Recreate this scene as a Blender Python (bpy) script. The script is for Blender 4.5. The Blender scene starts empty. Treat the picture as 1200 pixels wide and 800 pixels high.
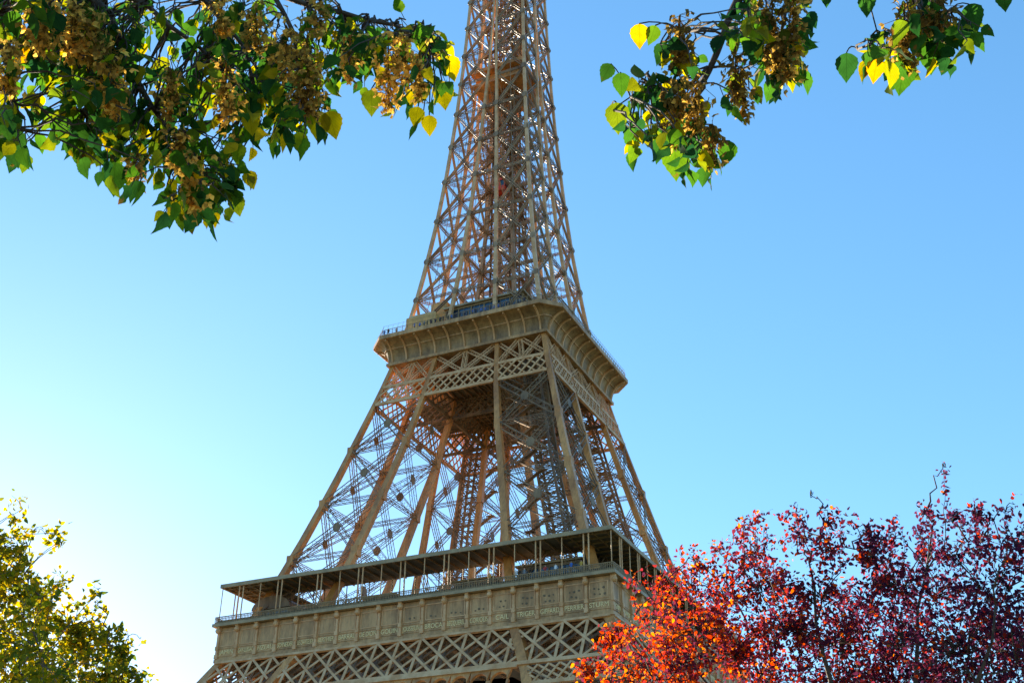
import bpy, math, random
from mathutils import Vector, Matrix
R_ = math.radians
SC = bpy.context.scene
COL = SC.collection

# ------------------------------------------------------------------ camera, sky, sun, exposure
CAM = Vector((94.716, -193.568, 1.6))
YAW, PITCH, ROLL, FPX = -0.44746, 0.50716, 0.01065, 1416.5      # FPX: focal length in pixels of a 1200 px wide frame
F = Vector((math.sin(YAW)*math.cos(PITCH), math.cos(YAW)*math.cos(PITCH), math.sin(PITCH)))
r0 = Vector((math.cos(YAW), -math.sin(YAW), 0)); u0 = r0.cross(F)
RX = math.cos(ROLL)*r0 + math.sin(ROLL)*u0
UY = -math.sin(ROLL)*r0 + math.cos(ROLL)*u0
cd = bpy.data.cameras.new('camera'); cam = bpy.data.objects.new('camera', cd); COL.objects.link(cam)
cd.sensor_fit = 'HORIZONTAL'; cd.sensor_width = 36; cd.lens = 36*FPX/1200; cd.clip_start = 0.1; cd.clip_end = 20000
M = Matrix((RX, UY, -F)).transposed().to_4x4(); M.translation = CAM
cam.matrix_world = M
SC.camera = cam

SUN_AZ, SUN_EL = -53.0, 11.0
wd = bpy.data.worlds.new('World'); SC.world = wd; wd.use_nodes = True
nt = wd.node_tree; bg = nt.nodes['Background']
sky = nt.nodes.new('ShaderNodeTexSky'); sky.sky_type = 'NISHITA'; sky.sun_disc = False
sky.sun_elevation = R_(SUN_EL); sky.sun_rotation = R_(SUN_AZ); sky.altitude = 0
sky.air_density = 1.0; sky.dust_density = 0.17; sky.ozone_density = 4.0
gm = nt.nodes.new('ShaderNodeGamma'); gm.inputs[1].default_value = .67
hs = nt.nodes.new('ShaderNodeHueSaturation'); hs.inputs['Saturation'].default_value = 1.24
nt.links.new(sky.outputs[0], gm.inputs[0]); nt.links.new(gm.outputs[0], hs.inputs['Color']); nt.links.new(hs.outputs[0], bg.inputs[0]); bg.inputs[1].default_value = 0.15
sl = bpy.data.lights.new('sun', 'SUN'); sl.energy = 4.5; sl.angle = R_(0.5); sl.color = (1.0, 0.84, 0.62)
so = bpy.data.objects.new('sun', sl); COL.objects.link(so)
sd = Vector((math.sin(R_(SUN_AZ))*math.cos(R_(SUN_EL)), math.cos(R_(SUN_AZ))*math.cos(R_(SUN_EL)), math.sin(R_(SUN_EL))))
so.rotation_euler = sd.to_track_quat('Z', 'Y').to_euler(); so.location = (0, 0, 400)
vs = SC.view_settings; vs.view_transform = 'Standard'; vs.look = 'None'; vs.gamma = 1; vs.use_curve_mapping = False
vs.exposure = 1.85
SC.cycles.max_bounces = 8; SC.cycles.transparent_max_bounces = 8

def at(px, py, dist):
    """point on the line of sight through a spot of the 1200x800 photograph, at a real distance in metres"""
    v = F + RX*((px-600)/FPX) - UY*((py-400)/FPX)
    return CAM + v.normalized()*dist

# ------------------------------------------------------------------ materials
def mat(name, col, rough=.55, var=.25, scale=1.5, metallic=0., streak=False, spec=.5, bump=.0, tint=None):
    m = bpy.data.materials.new(name); m.use_nodes = True; t = m.node_tree; b = t.nodes['Principled BSDF']
    b.inputs['Roughness'].default_value = rough; b.inputs['Metallic'].default_value = metallic
    b.inputs['Specular IOR Level'].default_value = spec
    tc = t.nodes.new('ShaderNodeTexCoord'); mp = t.nodes.new('ShaderNodeMapping')
    mp.inputs['Scale'].default_value = (1, 1, .18) if streak else (1, 1, 1)
    t.links.new(tc.outputs['Object'], mp.inputs[0])
    n = t.nodes.new('ShaderNodeTexNoise'); n.inputs['Scale'].default_value = scale; n.inputs['Detail'].default_value = 6
    n.inputs['Roughness'].default_value = .65
    t.links.new(mp.outputs[0], n.inputs['Vector'])
    r = t.nodes.new('ShaderNodeValToRGB')
    lo = tint or tuple(c*(1-var) for c in col)
    hi = tuple(min(1, c*(1+var)) for c in col)
    r.color_ramp.elements[0].position = .38; r.color_ramp.elements[0].color = (*lo, 1)
    r.color_ramp.elements[1].position = .62; r.color_ramp.elements[1].color = (*hi, 1)
    t.links.new(n.outputs['Fac'], r.inputs[0])
    if streak:                                                      # grime and faded patches in the paint, with vertical run marks
        n2 = t.nodes.new('ShaderNodeTexNoise'); n2.inputs['Scale'].default_value = 1.7; n2.inputs['Detail'].default_value = 8; n2.inputs['Roughness'].default_value = .75
        m2 = t.nodes.new('ShaderNodeMapping'); m2.inputs['Scale'].default_value = (1, 1, .3); t.links.new(tc.outputs['Object'], m2.inputs[0]); t.links.new(m2.outputs[0], n2.inputs['Vector'])
        g2 = t.nodes.new('ShaderNodeValToRGB'); g2.color_ramp.elements[0].position = .36; g2.color_ramp.elements[0].color = (.68, .65, .62, 1)
        g2.color_ramp.elements[1].position = .56; g2.color_ramp.elements[1].color = (1, 1, 1, 1); t.links.new(n2.outputs['Fac'], g2.inputs[0])
        mx = t.nodes.new('ShaderNodeMix'); mx.data_type = 'RGBA'; mx.blend_type = 'MULTIPLY'; mx.inputs[0].default_value = 1
        t.links.new(r.outputs[0], mx.inputs[6]); t.links.new(g2.outputs[0], mx.inputs[7]); t.links.new(mx.outputs[2], b.inputs['Base Color'])
    else: t.links.new(r.outputs[0], b.inputs['Base Color'])
    if bump:
        bp = t.nodes.new('ShaderNodeBump'); bp.inputs['Strength'].default_value = bump; bp.inputs['Distance'].default_value = .05
        t.links.new(n.outputs['Fac'], bp.inputs['Height']); t.links.new(bp.outputs[0], b.inputs['Normal'])
    return m

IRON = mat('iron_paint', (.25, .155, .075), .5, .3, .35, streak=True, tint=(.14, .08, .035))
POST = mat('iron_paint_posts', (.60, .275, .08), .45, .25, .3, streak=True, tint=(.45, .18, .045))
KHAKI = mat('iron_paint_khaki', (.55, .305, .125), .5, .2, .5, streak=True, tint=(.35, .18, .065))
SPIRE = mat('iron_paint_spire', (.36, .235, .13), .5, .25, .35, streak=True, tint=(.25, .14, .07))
COVE = mat('iron_paint_cove_shade', (.36, .215, .09), .5, .25, .5, streak=True, tint=(.22, .125, .05))  # darker than the khaki bands: shade under the overhang worked into the colour
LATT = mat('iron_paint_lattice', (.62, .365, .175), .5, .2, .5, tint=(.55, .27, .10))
RAIL = mat('railing_paint', (.30, .185, .08), .55, .2, 2)
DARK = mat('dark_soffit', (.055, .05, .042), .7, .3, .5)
BLOTCH = mat('frieze_blotch', (.15, .10, .05), .7, .3, 2)
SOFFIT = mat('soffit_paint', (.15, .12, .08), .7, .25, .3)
GREYROOF = mat('roof_sheet', (.36, .25, .13), .5, .2, .6)
GOLD = mat('letter_gold', (.90, .66, .30), .4, .1, 3)
GLASS = mat('dark_glass', (.02, .045, .085), .06, .3, .6, spec=.8)
REDWALL = mat('red_brown_panel', (.13, .04, .03), .5, .3, 1.5)
OCHRE = mat('ochre_panel', (.58, .33, .10), .5, .15, .8)
REDCAR = mat('red_cabin_paint', (.55, .05, .025), .35, .15, 2)
BARK = mat('bark', (.055, .04, .028), .85, .4, 18, bump=.4)
BARK2 = mat('bark_grey', (.12, .09, .07), .85, .4, 9, bump=.4)
GRASS = mat('grass', (.06, .09, .025), .9, .4, .8, tint=(.10, .09, .04))
GRAVEL = mat('gravel', (.32, .25, .16), .9, .25, 6, bump=.3)

def leafmat(name, ramp, trans, veins=False, rough=.7):
    m = bpy.data.materials.new(name); m.use_nodes = True; t = m.node_tree
    b = t.nodes['Principled BSDF']; out = t.nodes['Material Output']
    at_ = t.nodes.new('ShaderNodeAttribute'); at_.attribute_name = 'leaf_tone'
    r = t.nodes.new('ShaderNodeValToRGB'); e = r.color_ramp.elements
    e[0].position, e[0].color = ramp[0][0], (*ramp[0][1], 1); e[1].position, e[1].color = ramp[-1][0], (*ramp[-1][1], 1)
    for p, c in ramp[1:-1]:
        k = e.new(p); k.color = (*c, 1)
    t.links.new(at_.outputs['Fac'], r.inputs[0])
    col = r.outputs[0]
    if veins:
        uv = t.nodes.new('ShaderNodeUVMap'); sep = t.nodes.new('ShaderNodeSeparateXYZ'); t.links.new(uv.outputs[0], sep.inputs[0])
        ab = t.nodes.new('ShaderNodeMath'); ab.operation = 'ABSOLUTE'; t.links.new(sep.outputs[1], ab.inputs[0])
        mul = t.nodes.new('ShaderNodeMath'); mul.operation = 'MULTIPLY_ADD'; t.links.new(ab.outputs[0], mul.inputs[0]); mul.inputs[1].default_value = -.55
        t.links.new(sep.outputs[0], mul.inputs[2])
        sn = t.nodes.new('ShaderNodeMath'); sn.operation = 'MULTIPLY'; t.links.new(mul.outputs[0], sn.inputs[0]); sn.inputs[1].default_value = 44
        s2 = t.nodes.new('ShaderNodeMath'); s2.operation = 'SINE'; t.links.new(sn.outputs[0], s2.inputs[0])
        mr = t.nodes.new('ShaderNodeMapRange'); t.links.new(s2.outputs[0], mr.inputs[0])
        mr.inputs[1].default_value = .75; mr.inputs[2].default_value = 1; mr.inputs[3].default_value = 0; mr.inputs[4].default_value = .55
        mid = t.nodes.new('ShaderNodeMapRange'); t.links.new(ab.outputs[0], mid.inputs[0])
        mid.inputs[1].default_value = .02; mid.inputs[2].default_value = .05; mid.inputs[3].default_value = .8; mid.inputs[4].default_value = 0
        mx0 = t.nodes.new('ShaderNodeMath'); mx0.operation = 'MAXIMUM'; t.links.new(mr.outputs[0], mx0.inputs[0]); t.links.new(mid.outputs[0], mx0.inputs[1])
        mx = t.nodes.new('ShaderNodeMix'); mx.data_type = 'RGBA'; t.links.new(mx0.outputs[0], mx.inputs[0]); t.links.new(col, mx.inputs[6])
        hs = t.nodes.new('ShaderNodeHueSaturation'); hs.inputs['Value'].default_value = .62; t.links.new(col, hs.inputs['Color']); t.links.new(hs.outputs[0], mx.inputs[7])
        col = mx.outputs[2]
        tc = t.nodes.new('ShaderNodeTexCoord'); n = t.nodes.new('ShaderNodeTexNoise'); n.inputs['Scale'].default_value = 40
        t.links.new(tc.outputs['Object'], n.inputs['Vector'])
        h2 = t.nodes.new('ShaderNodeHueSaturation'); t.links.new(col, h2.inputs['Color'])
        m2 = t.nodes.new('ShaderNodeMapRange'); t.links.new(n.outputs['Fac'], m2.inputs[0]); m2.inputs[3].default_value = .6; m2.inputs[4].default_value = 1.4
        t.links.new(m2.outputs[0], h2.inputs['Value']); col = h2.outputs[0]
        n3 = t.nodes.new('ShaderNodeTexNoise'); n3.inputs['Scale'].default_value = 22; t.links.new(tc.outputs['Object'], n3.inputs['Vector'])
        ad = t.nodes.new('ShaderNodeMath'); ad.operation = 'MULTIPLY_ADD'; t.links.new(sep.outputs[0], ad.inputs[0]); ad.inputs[1].default_value = .05; t.links.new(n3.outputs['Fac'], ad.inputs[2])
        m3 = t.nodes.new('ShaderNodeMapRange'); t.links.new(ad.outputs[0], m3.inputs[0]); m3.inputs[1].default_value = .69; m3.inputs[2].default_value = .78
        bm = t.nodes.new('ShaderNodeMix'); bm.data_type = 'RGBA'; t.links.new(m3.outputs[0], bm.inputs[0]); t.links.new(col, bm.inputs[6]); bm.inputs[7].default_value = (.10, .05, .015, 1); col = bm.outputs[2]
    t.links.new(col, b.inputs['Base Color']); b.inputs['Roughness'].default_value = rough
    b.inputs['Specular IOR Level'].default_value = .06
    tr = t.nodes.new('ShaderNodeBsdfTranslucent')
    g = t.nodes.new('ShaderNodeHueSaturation'); g.inputs['Saturation'].default_value = 1.1; g.inputs['Value'].default_value = trans[1]
    t.links.new(col, g.inputs['Color']); t.links.new(g.outputs[0], tr.inputs[0])
    mix = t.nodes.new('ShaderNodeMixShader'); mix.inputs[0].default_value = trans[0]
    t.links.new(b.outputs[0], mix.inputs[1]); t.links.new(tr.outputs[0], mix.inputs[2]); t.links.new(mix.outputs[0], out.inputs[0])
    return m

LEAF = leafmat('broad_leaf', [(0, (.008, .032, .012)), (.3, (.016, .055, .012)), (.55, (.04, .10, .012)), (.75, (.10, .13, .014)), (.9, (.30, .23, .015)), (1, (.42, .20, .02))], (.55, 2.4), veins=True)
SEED = leafmat('winged_seed', [(0, (.11, .075, .025)), (.5, (.30, .20, .055)), (1, (.66, .44, .12))], (.55, 2.3))
LEAF_GOLD = leafmat('autumn_green_leaf', [(0, (.05, .07, .012)), (.45, (.14, .13, .014)), (1, (.40, .23, .025))], (.6, 2.8))
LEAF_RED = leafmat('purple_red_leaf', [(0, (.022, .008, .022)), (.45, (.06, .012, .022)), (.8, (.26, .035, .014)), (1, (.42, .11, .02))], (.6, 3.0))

# ------------------------------------------------------------------ mesh builder
class MB:
    def __init__(s): s.v = []; s.f = []; s.tone = []; s.uv = []
    def box(s, p, q, w, d, n=None):
        """bar from p to q, w wide in the plane across n, d deep along n"""
        p = Vector(p); q = Vector(q); u = q-p
        if u.length < 1e-6: return
        u.normalize()
        n = Vector(n) if n is not None else (Vector((0, 0, 1)) if abs(u.z) < .9 else Vector((0, -1, 0)))
        n = n-u*n.dot(u)
        if n.length < 1e-5: n = u.orthogonal()
        n.normalize(); t = u.cross(n); a = t*(w/2); b = n*(d/2); i = len(s.v)
        for c in (p, q): s.v += [c-a-b, c+a-b, c+a+b, c-a+b]
        s.f += [(i, i+3, i+2, i+1), (i+4, i+5, i+6, i+7)] + [(i+k, i+(k+1) % 4, i+4+(k+1) % 4, i+4+k) for k in range(4)]
    def aabb(s, x0, x1, y0, y1, z0, z1):
        i = len(s.v)
        s.v += [Vector((x, y, z)) for z in (z0, z1) for x, y in ((x0, y0), (x1, y0), (x1, y1), (x0, y1))]
        s.f += [(i, i+3, i+2, i+1), (i+4, i+5, i+6, i+7)] + [(i+k, i+(k+1) % 4, i+4+(k+1) % 4, i+4+k) for k in range(4)]
    def loft(s, rings, close=True, caps=True):
        i0 = len(s.v); n = len(rings[0])
        for r in rings: s.v += [Vector(c) for c in r]
        for k in range(len(rings)-1):
            for j in range(n if close else n-1):
                a = i0+k*n+j; b = i0+k*n+(j+1) % n
                s.f.append((a, b, b+n, a+n))
        if caps and close:
            s.f.append(tuple(range(i0+n-1, i0-1, -1))); e = i0+(len(rings)-1)*n; s.f.append(tuple(range(e, e+n)))
    def prism(s, pts, vec):
        s.loft([pts, [Vector(p)+Vector(vec) for p in pts]])
    def tube(s, pts, rad, n=6):
        rings = []
        for k, p in enumerate(pts):
            p = Vector(p); a = Vector(pts[max(0, k-1)]); b = Vector(pts[min(len(pts)-1, k+1)]); u = (b-a)
            u = u.normalized() if u.length > 1e-6 else Vector((0, 0, 1))
            x = u.cross(Vector((.31, .2, .93))).normalized(); y = u.cross(x); r = rad[k] if hasattr(rad, '__len__') else rad
            rings.append([p+x*(r*math.cos(2*math.pi*j/n))+y*(r*math.sin(2*math.pi*j/n)) for j in range(n)])
        s.loft(rings)
    def ball(s, c, r, n=8, m=5):
        c = Vector(c)
        s.loft([[c+Vector((r*math.sin(a)*math.cos(b), r*math.sin(a)*math.sin(b), -r*math.cos(a))) for b in [2*math.pi*j/n for j in range(n)]]
                for a in [math.pi*(.06+.88*k/m) for k in range(m+1)]])
    def build(s, name, m, parent=None, smooth=False):
        me = bpy.data.meshes.new(name); me.from_pydata([tuple(c) for c in s.v], [], s.f)
        for k in (m if isinstance(m, (list, tuple)) else [m]): me.materials.append(k)
        if s.tone:
            a = me.attributes.new('leaf_tone', 'FLOAT', 'POINT'); a.data.foreach_set('value', s.tone)
        if s.uv:
            ul = me.uv_layers.new(name='UVMap')
            li = [0]*len(me.loops); me.loops.foreach_get('vertex_index', li)
            flat = []
            for k in li: flat += s.uv[k]
            ul.data.foreach_set('uv', flat)
        if smooth: me.polygons.foreach_set('use_smooth', [True]*len(me.polygons))
        me.update()
        o = bpy.data.objects.new(name, me); COL.objects.link(o)
        if parent: o.parent = parent
        return o

def empty(name, loc=(0, 0, 0), label=None, cat=None, group=None):
    o = bpy.data.objects.new(name, None); COL.objects.link(o); o.location = loc; o.empty_display_size = .3
    if label: tag(o, label, cat, group)
    return o
def tag(o, label, cat, group=None):
    o['label'] = label; o['category'] = cat
    if group: o['group'] = group

def interp(z, T):
    if z <= T[0][0]: return T[0][1]
    for (a, b), (c, d) in zip(T, T[1:]):
        if z <= c: return b+(d-b)*(z-a)/(c-a)
    return T[-1][1]

# ------------------------------------------------------------------ ground
g = MB(); S = 4000
g.v += [Vector((-S, -S, 0)), Vector((S, -S, 0)), Vector((S, S, 0)), Vector((-S, S, 0))]; g.f.append((0, 1, 2, 3))
go = g.build('ground', GRASS); go['kind'] = 'structure'
g = MB(); g.aabb(-75, 75, -75, 75, -.3, .06); fo = g.build('pavement', GRAVEL); fo['kind'] = 'structure'
g = MB(); g.aabb(88, 99, -260, -75.5, -.3, .05); po = g.build('path', GRAVEL); po['kind'] = 'structure'

# ------------------------------------------------------------------ the tower
WT = [(0, 62.3), (46, 37.75), (51.7, 34.7), (57.6, 32.15), (66, 29.1), (75, 26.25), (85, 23.3), (95, 20.6), (103, 18.45), (110, 16.7), (118, 15.03), (126, 13.72),
      (135, 12.5), (147, 11.1), (160, 9.9), (175, 8.8), (190, 7.95), (205, 7.3), (220, 6.74), (250, 5.7), (276, 4.9)]
VT = [(0, 38.5), (43.4, 22.4), (51.4, 18.5), (57.6, 16.6), (67.8, 14.0), (81.8, 11.0), (92, 8.8), (101.6, 7.2), (111.4, 6.1), (118, 4.85), (122.5, 4.4), (133.5, 3.6),
      (146.7, 2.75), (159.3, 2.0), (176.7, 1.2), (186, .8), (209, .1), (276, .05)]
TT = [(0, 1.9), (51, 1.5), (60, 1.3), (111, .88), (112, .75), (160, .62), (220, .52), (276, .45)]
w = lambda z: interp(z, WT)
v = lambda z: interp(z, VT)
th = lambda z: interp(z, TT)
oc = lambda z: w(z)-th(z)/2
ic = lambda z: v(z)+th(z)/2

tower = empty('lattice_tower', (0, 0, 0), 'tall brown wrought iron lattice tower with two overhanging viewing platforms and four tapering legs', 'tower')

def rot(k, x, y):
    return ((x, y), (-y, x), (-x, -y), (y, -x))[k]
def P3(k, x, y, z):
    a, b = rot(k, x, y); return Vector((a, b, z))
def nrm(k): return P3(k, 0, -1, 0)

def girder(mb, P, Q, wdt, n, dep, c=.16, lac=.09, solid=False):
    P = Vector(P); Q = Vector(Q); u = Q-P; L = u.length
    if L < .5: return
    u /= L; n = Vector(n); n = (n-u*n.dot(u)).normalized(); s = u.cross(n)
    for a in (-1, 1):
        if solid:
            mb.box(P+s*(a*wdt/2), Q+s*(a*wdt/2), c*1.3, dep, n)
        else:
            for b in (-1, 1):
                o = s*(a*wdt/2)+n*(b*dep/2); mb.box(P+o, Q+o, c, c, n)
    N = max(2, int(round(L/(wdt*1.0))))
    for b in ((-1, 1) if not solid else (0,)):
        for k in range(N):
            a = -1 if k % 2 else 1
            mb.box(P+u*(L*k/N)+s*(a*wdt/2)+n*(b*dep/2), P+u*(L*(k+1)/N)-s*(a*wdt/2)+n*(b*dep/2), lac, .03, n)

def post(mb, fx, fy, zs, t=None):
    """square box post whose outer corner runs along (fx(z), fy(z)); fx/fy give (lo, hi)"""
    rings = []
    for z in zs:
        (x0, x1), (y0, y1) = fx(z), fy(z)
        rings.append([(x0, y0, z), (x1, y0, z), (x1, y1, z), (x0, y1, z)])
    mb.loft(rings)

def span(sign, lo, hi):
    def f(z):
        a, b = lo(z)*sign, hi(z)*sign
        return (min(a, b), max(a, b))
    return f
OUT = (lambda z: w(z)-th(z), w); INN = (v, lambda z: v(z)+th(z))

def gusset(mb, p, n, r, d=.12):
    """octagonal joint plate"""
    n = Vector(n).normalized(); x = n.cross(Vector((0, 0, 1))).normalized(); y = n.cross(x); p = Vector(p)
    mb.prism([p+x*(r*math.cos(a))+y*(r*1.15*math.sin(a))-n*(d/2) for a in [math.pi*(k+.5)/4 for k in range(8)]], n*d)

def leg(name, sx, sy, nodes, gw, gd, zpost, plates=True, parent=None):
    root = empty(name); root.parent = parent or tower
    for (fx, fy) in ((OUT, OUT), (OUT, INN), (INN, OUT), (INN, INN)):
        m = MB(); post(m, span(sx, *fx), span(sy, *fy), zpost)
        for z in nodes[1:-1]:                           # collars where the bracing meets the post
            (x0, x1), (y0, y1) = span(sx, *fx)(z), span(sy, *fy)(z); e = .05
            m.loft([[(a+ex, b+ey, z+dz) for a, b, ex, ey in ((x0, y0, -e, -e), (x1, y0, e, -e), (x1, y1, e, e), (x0, y1, -e, e))] for dz in (-gw*.9, gw*.9)])
        m.build('corner_post', POST, root)
    br = MB()
    faces = [((oc, oc), (ic, oc), (0, sy, 0)), ((oc, oc), (oc, ic), (sx, 0, 0)), ((ic, ic), (ic, oc), (-sx, 0, 0)), ((ic, ic), (oc, ic), (0, -sy, 0))]
    for fi, (A, B, n) in enumerate(faces):
        c_, l_ = (.125, .06) if fi < 2 else (.09, .045)
        pa = lambda z: Vector((sx*A[0](z), sy*A[1](z), z)); pb = lambda z: Vector((sx*B[0](z), sy*B[1](z), z))
        for k, (z0, z1) in enumerate(zip(nodes, nodes[1:])):
            girder(br, pa(z0), pb(z1), gw, n, gd, c_, l_); girder(br, pb(z0), pa(z1), gw, n, gd, c_, l_)
            c = (pa(z0)+pb(z0)+pa(z1)+pb(z1))/4
            pl = MB() if plates else br
            gusset(pl, c+Vector(n)*(gd*.5+.05), n, gw*.8)
            if plates: pl.build('joint_plate', IRON, root)
            if k: girder(br, pa(z0), pb(z0), gw*.7, n, gd*.6, .1, .05)
    br.build('bracing', IRON, root)
    return root

# legs from the ground to the first platform
N0 = [0.3, 11, 22, 33, 43]
for sx in (-1, 1):
    for sy in (-1, 1):
        r = leg('lower_leg', sx, sy, N0, 1.3, 1.2, [0, 43.4, 51.4, 57], False)
        for a, b in ((oc, oc), (oc, ic), (ic, oc), (ic, ic)):
            m = MB(); m.aabb(sx*a(0)-2.2, sx*a(0)+2.2, sy*b(0)-2.2, sy*b(0)+2.2, -.4, 1.4)
            m.build('masonry_footing', GRAVEL, r)

# legs from the first to the second platform
N1 = [59, 70, 81, 92, 102.1]
zp1 = [57.0, 62, 67.8, 74, 81.8, 87, 92, 97, 101.6, 106, 111.4, 112]
for sx in (-1, 1):
    for sy in (-1, 1):
        r = leg('upper_leg', sx, sy, N1, 1.0, .9, zp1)
        if (sx, sy) == (-1, -1): continue
        # inclined lift track: dense box truss running up inside the leg
        m = MB(); mid = lambda z: (w(z)+v(z))/2
        cx = lambda z: Vector((sx*mid(z), sy*mid(z), z)); hw = 1.5
        zs = [57+1.1*k for k in range(50)]
        for ox in (-hw, hw):
            for oy in (-hw, hw):
                o = Vector((ox, oy, 0)); m.box(cx(57)+o, cx(84)+o, .4, .4); m.box(cx(84)+o, cx(112)+o, .4, .4)
        for k in range(len(zs)-1):
            for a, b in (((-hw, -hw), (hw, -hw)), ((-hw, hw), (hw, hw)), ((-hw, -hw), (-hw, hw)), ((hw, -hw), (hw, hw))):
                a = Vector((*a, 0)); b = Vector((*b, 0))
                if k % 2: a, b = b, a
                m.box(cx(zs[k])+a, cx(zs[k+1])+b, .22, .12); m.box(cx(zs[k])+a, cx(zs[k])+b, .2, .1)
        m.build('lift_track', IRON, r)
        # zigzag stair inside the leg
        m = MB(); rs = random.Random(5)
        z = 58.
        k = 0
        while z < 104:
            c = Vector((sx*(mid(z)-2.6), sy*(mid(z)+2.4), z)); d = 1.9 if k % 2 else -1.9
            m.box(c+Vector((-d, 0, 0)), c+Vector((d, 0, 2.4)), .9, .18); m.box(c+Vector((-d, .5, 1)), c+Vector((d, .5, 3.4)), .07, .07)
            m.box(c+Vector((-d, -.5, 1)), c+Vector((d, -.5, 3.4)), .07, .07); m.aabb(c.x+d-.8, c.x+d+.8, c.y-.6, c.y+.6, z+2.35, z+2.5)
            z += 2.4; k += 1
        m.build('stair', IRON, r)

# lattice plate between four corners: bl, br, tr, tl
def lattice(mb, A, B, C, D, pitch, bw, n, dep=.16, verticals=False, spanbays=1, rails=None):
    A, B, C, D = map(Vector, (A, B, C, D)); L = ((B-A).length+(C-D).length)/2
    N = max(1, round(L/pitch))
    pt = lambda s, t: (A.lerp(B, s)).lerp(D.lerp(C, s), t)
    for k in range(-spanbays, N+1):
        for sgn in (1, -1):
            s0, s1, t0, t1 = k/N, (k+spanbays)/N, 0., 1.
            if s1 <= 1e-6 or s0 >= 1-1e-6: continue
            if s0 < 0: t0 = (0-s0)/(s1-s0); s0 = 0.
            if s1 > 1: t1 = t0+(1-t0)*(1-s0)/(s1-s0) if k >= 0 else 1; s1 = 1.
            if sgn < 0: t0, t1 = 1-t0, 1-t1
            o = Vector(n).normalized()*(dep*.52*sgn*.5)
            mb.box(pt(s0, t0)+o, pt(s1, t1)+o, bw, dep*.5, n)
    if verticals:
        for k in range(N+1): mb.box(pt(k/N, 0), pt(k/N, 1), bw*1.25, dep*.4, n)
    if rails:
        mb.box(A, B, rails, dep*1.6, n); mb.box(D, C, rails, dep*1.6, n)

# belt of fine lattice and coarse bracing below the second platform
Z0, Z1, Z2 = 102.1, 106.0, 111.3
bel = empty('platform_belt'); bel.parent = tower
for k in range(4):
    n = nrm(k)
    for off in (0, 1):
        m = MB()
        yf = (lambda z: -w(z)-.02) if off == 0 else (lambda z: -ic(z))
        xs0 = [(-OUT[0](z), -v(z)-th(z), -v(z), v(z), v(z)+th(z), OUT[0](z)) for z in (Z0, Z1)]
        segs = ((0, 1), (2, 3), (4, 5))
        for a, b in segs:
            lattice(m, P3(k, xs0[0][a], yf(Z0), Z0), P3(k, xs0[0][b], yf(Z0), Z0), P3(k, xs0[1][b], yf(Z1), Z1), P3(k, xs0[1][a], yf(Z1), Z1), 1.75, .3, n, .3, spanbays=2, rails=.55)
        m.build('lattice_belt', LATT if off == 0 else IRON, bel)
    for yf in ((lambda z: -oc(z)), (lambda z: -ic(z))):
        m = MB()
        x0 = (-oc(Z1), -ic(Z1), 0, ic(Z1), oc(Z1)); x1 = (-oc(Z2), -ic(Z2), 0, ic(Z2), oc(Z2))
        for a in range(4):
            for h in range(2):
                f0 = lambda s: x0[a]+(x0[a+1]-x0[a])*s
                f1 = lambda s: x1[a]+(x1[a+1]-x1[a])*s
                s0, s1 = h/2, (h+1)/2
                if a in (1, 2):
                    if h: continue
                    s0, s1 = 0, 1
                girder(m, P3(k, f0(s0), yf(Z1), Z1+.2), P3(k, f1(s1), yf(Z2), Z2), .62, n, .5, .15, .08)
                girder(m, P3(k, f0(s1), yf(Z1), Z1+.2), P3(k, f1(s0), yf(Z2), Z2), .62, n, .5, .15, .08)
                if s1 < 1 or a == 1: girder(m, P3(k, f0(s1), yf(Z1), Z1+.2), P3(k, f1(s1), yf(Z2), Z2), .7, n, .5, .16, .08)
        m.build('platform_bracing', LATT, bel)
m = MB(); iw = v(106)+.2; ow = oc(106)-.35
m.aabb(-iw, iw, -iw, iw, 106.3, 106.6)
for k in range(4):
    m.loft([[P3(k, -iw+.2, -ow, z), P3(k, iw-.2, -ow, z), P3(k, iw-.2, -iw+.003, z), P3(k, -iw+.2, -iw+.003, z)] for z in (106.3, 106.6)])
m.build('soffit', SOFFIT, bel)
m = MB()
for q in range(-4, 5):
    m.aabb(-iw, iw, q*1.5-.1, q*1.5+.1, 105.95, 106.3); m.aabb(q*1.5-.1, q*1.5+.1, -ow, ow, 105.8, 106.297)
for k in range(4):
    lattice(m, P3(k, -iw, -ow, 106.1), P3(k, iw, -ow, 106.1), P3(k, iw, -iw, 106.1), P3(k, -iw, -iw, 106.1), 3.0, .22, (0, 0, 1), .2, spanbays=1)
m.build('soffit_beams', IRON, bel)

# ---- second platform
HB, HT, ZB, ZT, CH = 16.75, 20.25, 111.6, 116.15, 3.35
def ring8(h, c, z):
    c = max(c, .002)
    return [(-h+c, -h, z), (h-c, -h, z), (h, -h+c, z), (h, h-c, z), (h-c, h, z), (-h+c, h, z), (-h, h-c, z), (-h, -h+c, z)]
sp = empty('second_platform'); sp.parent = tower
ths = [math.pi/2*k/10 for k in range(11)]
zc0, zc1 = ZB, ZT-.85
prof = [(HB+(HT-.25-HB)*(1-math.cos(a)), CH*(1-math.cos(a)), zc0+(zc1-zc0)*math.sin(a)) for a in ths]
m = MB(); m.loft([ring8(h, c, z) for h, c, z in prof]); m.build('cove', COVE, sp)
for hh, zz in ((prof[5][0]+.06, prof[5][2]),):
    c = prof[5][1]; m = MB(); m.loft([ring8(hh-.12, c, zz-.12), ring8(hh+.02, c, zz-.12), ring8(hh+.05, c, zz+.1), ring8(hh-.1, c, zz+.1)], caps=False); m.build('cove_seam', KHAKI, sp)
m = MB(); m.loft([ring8(HB+.3, 0, ZB-.55), ring8(HB+.3, 0, ZB+.02)]); m.build('lower_cornice', KHAKI, sp)
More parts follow.
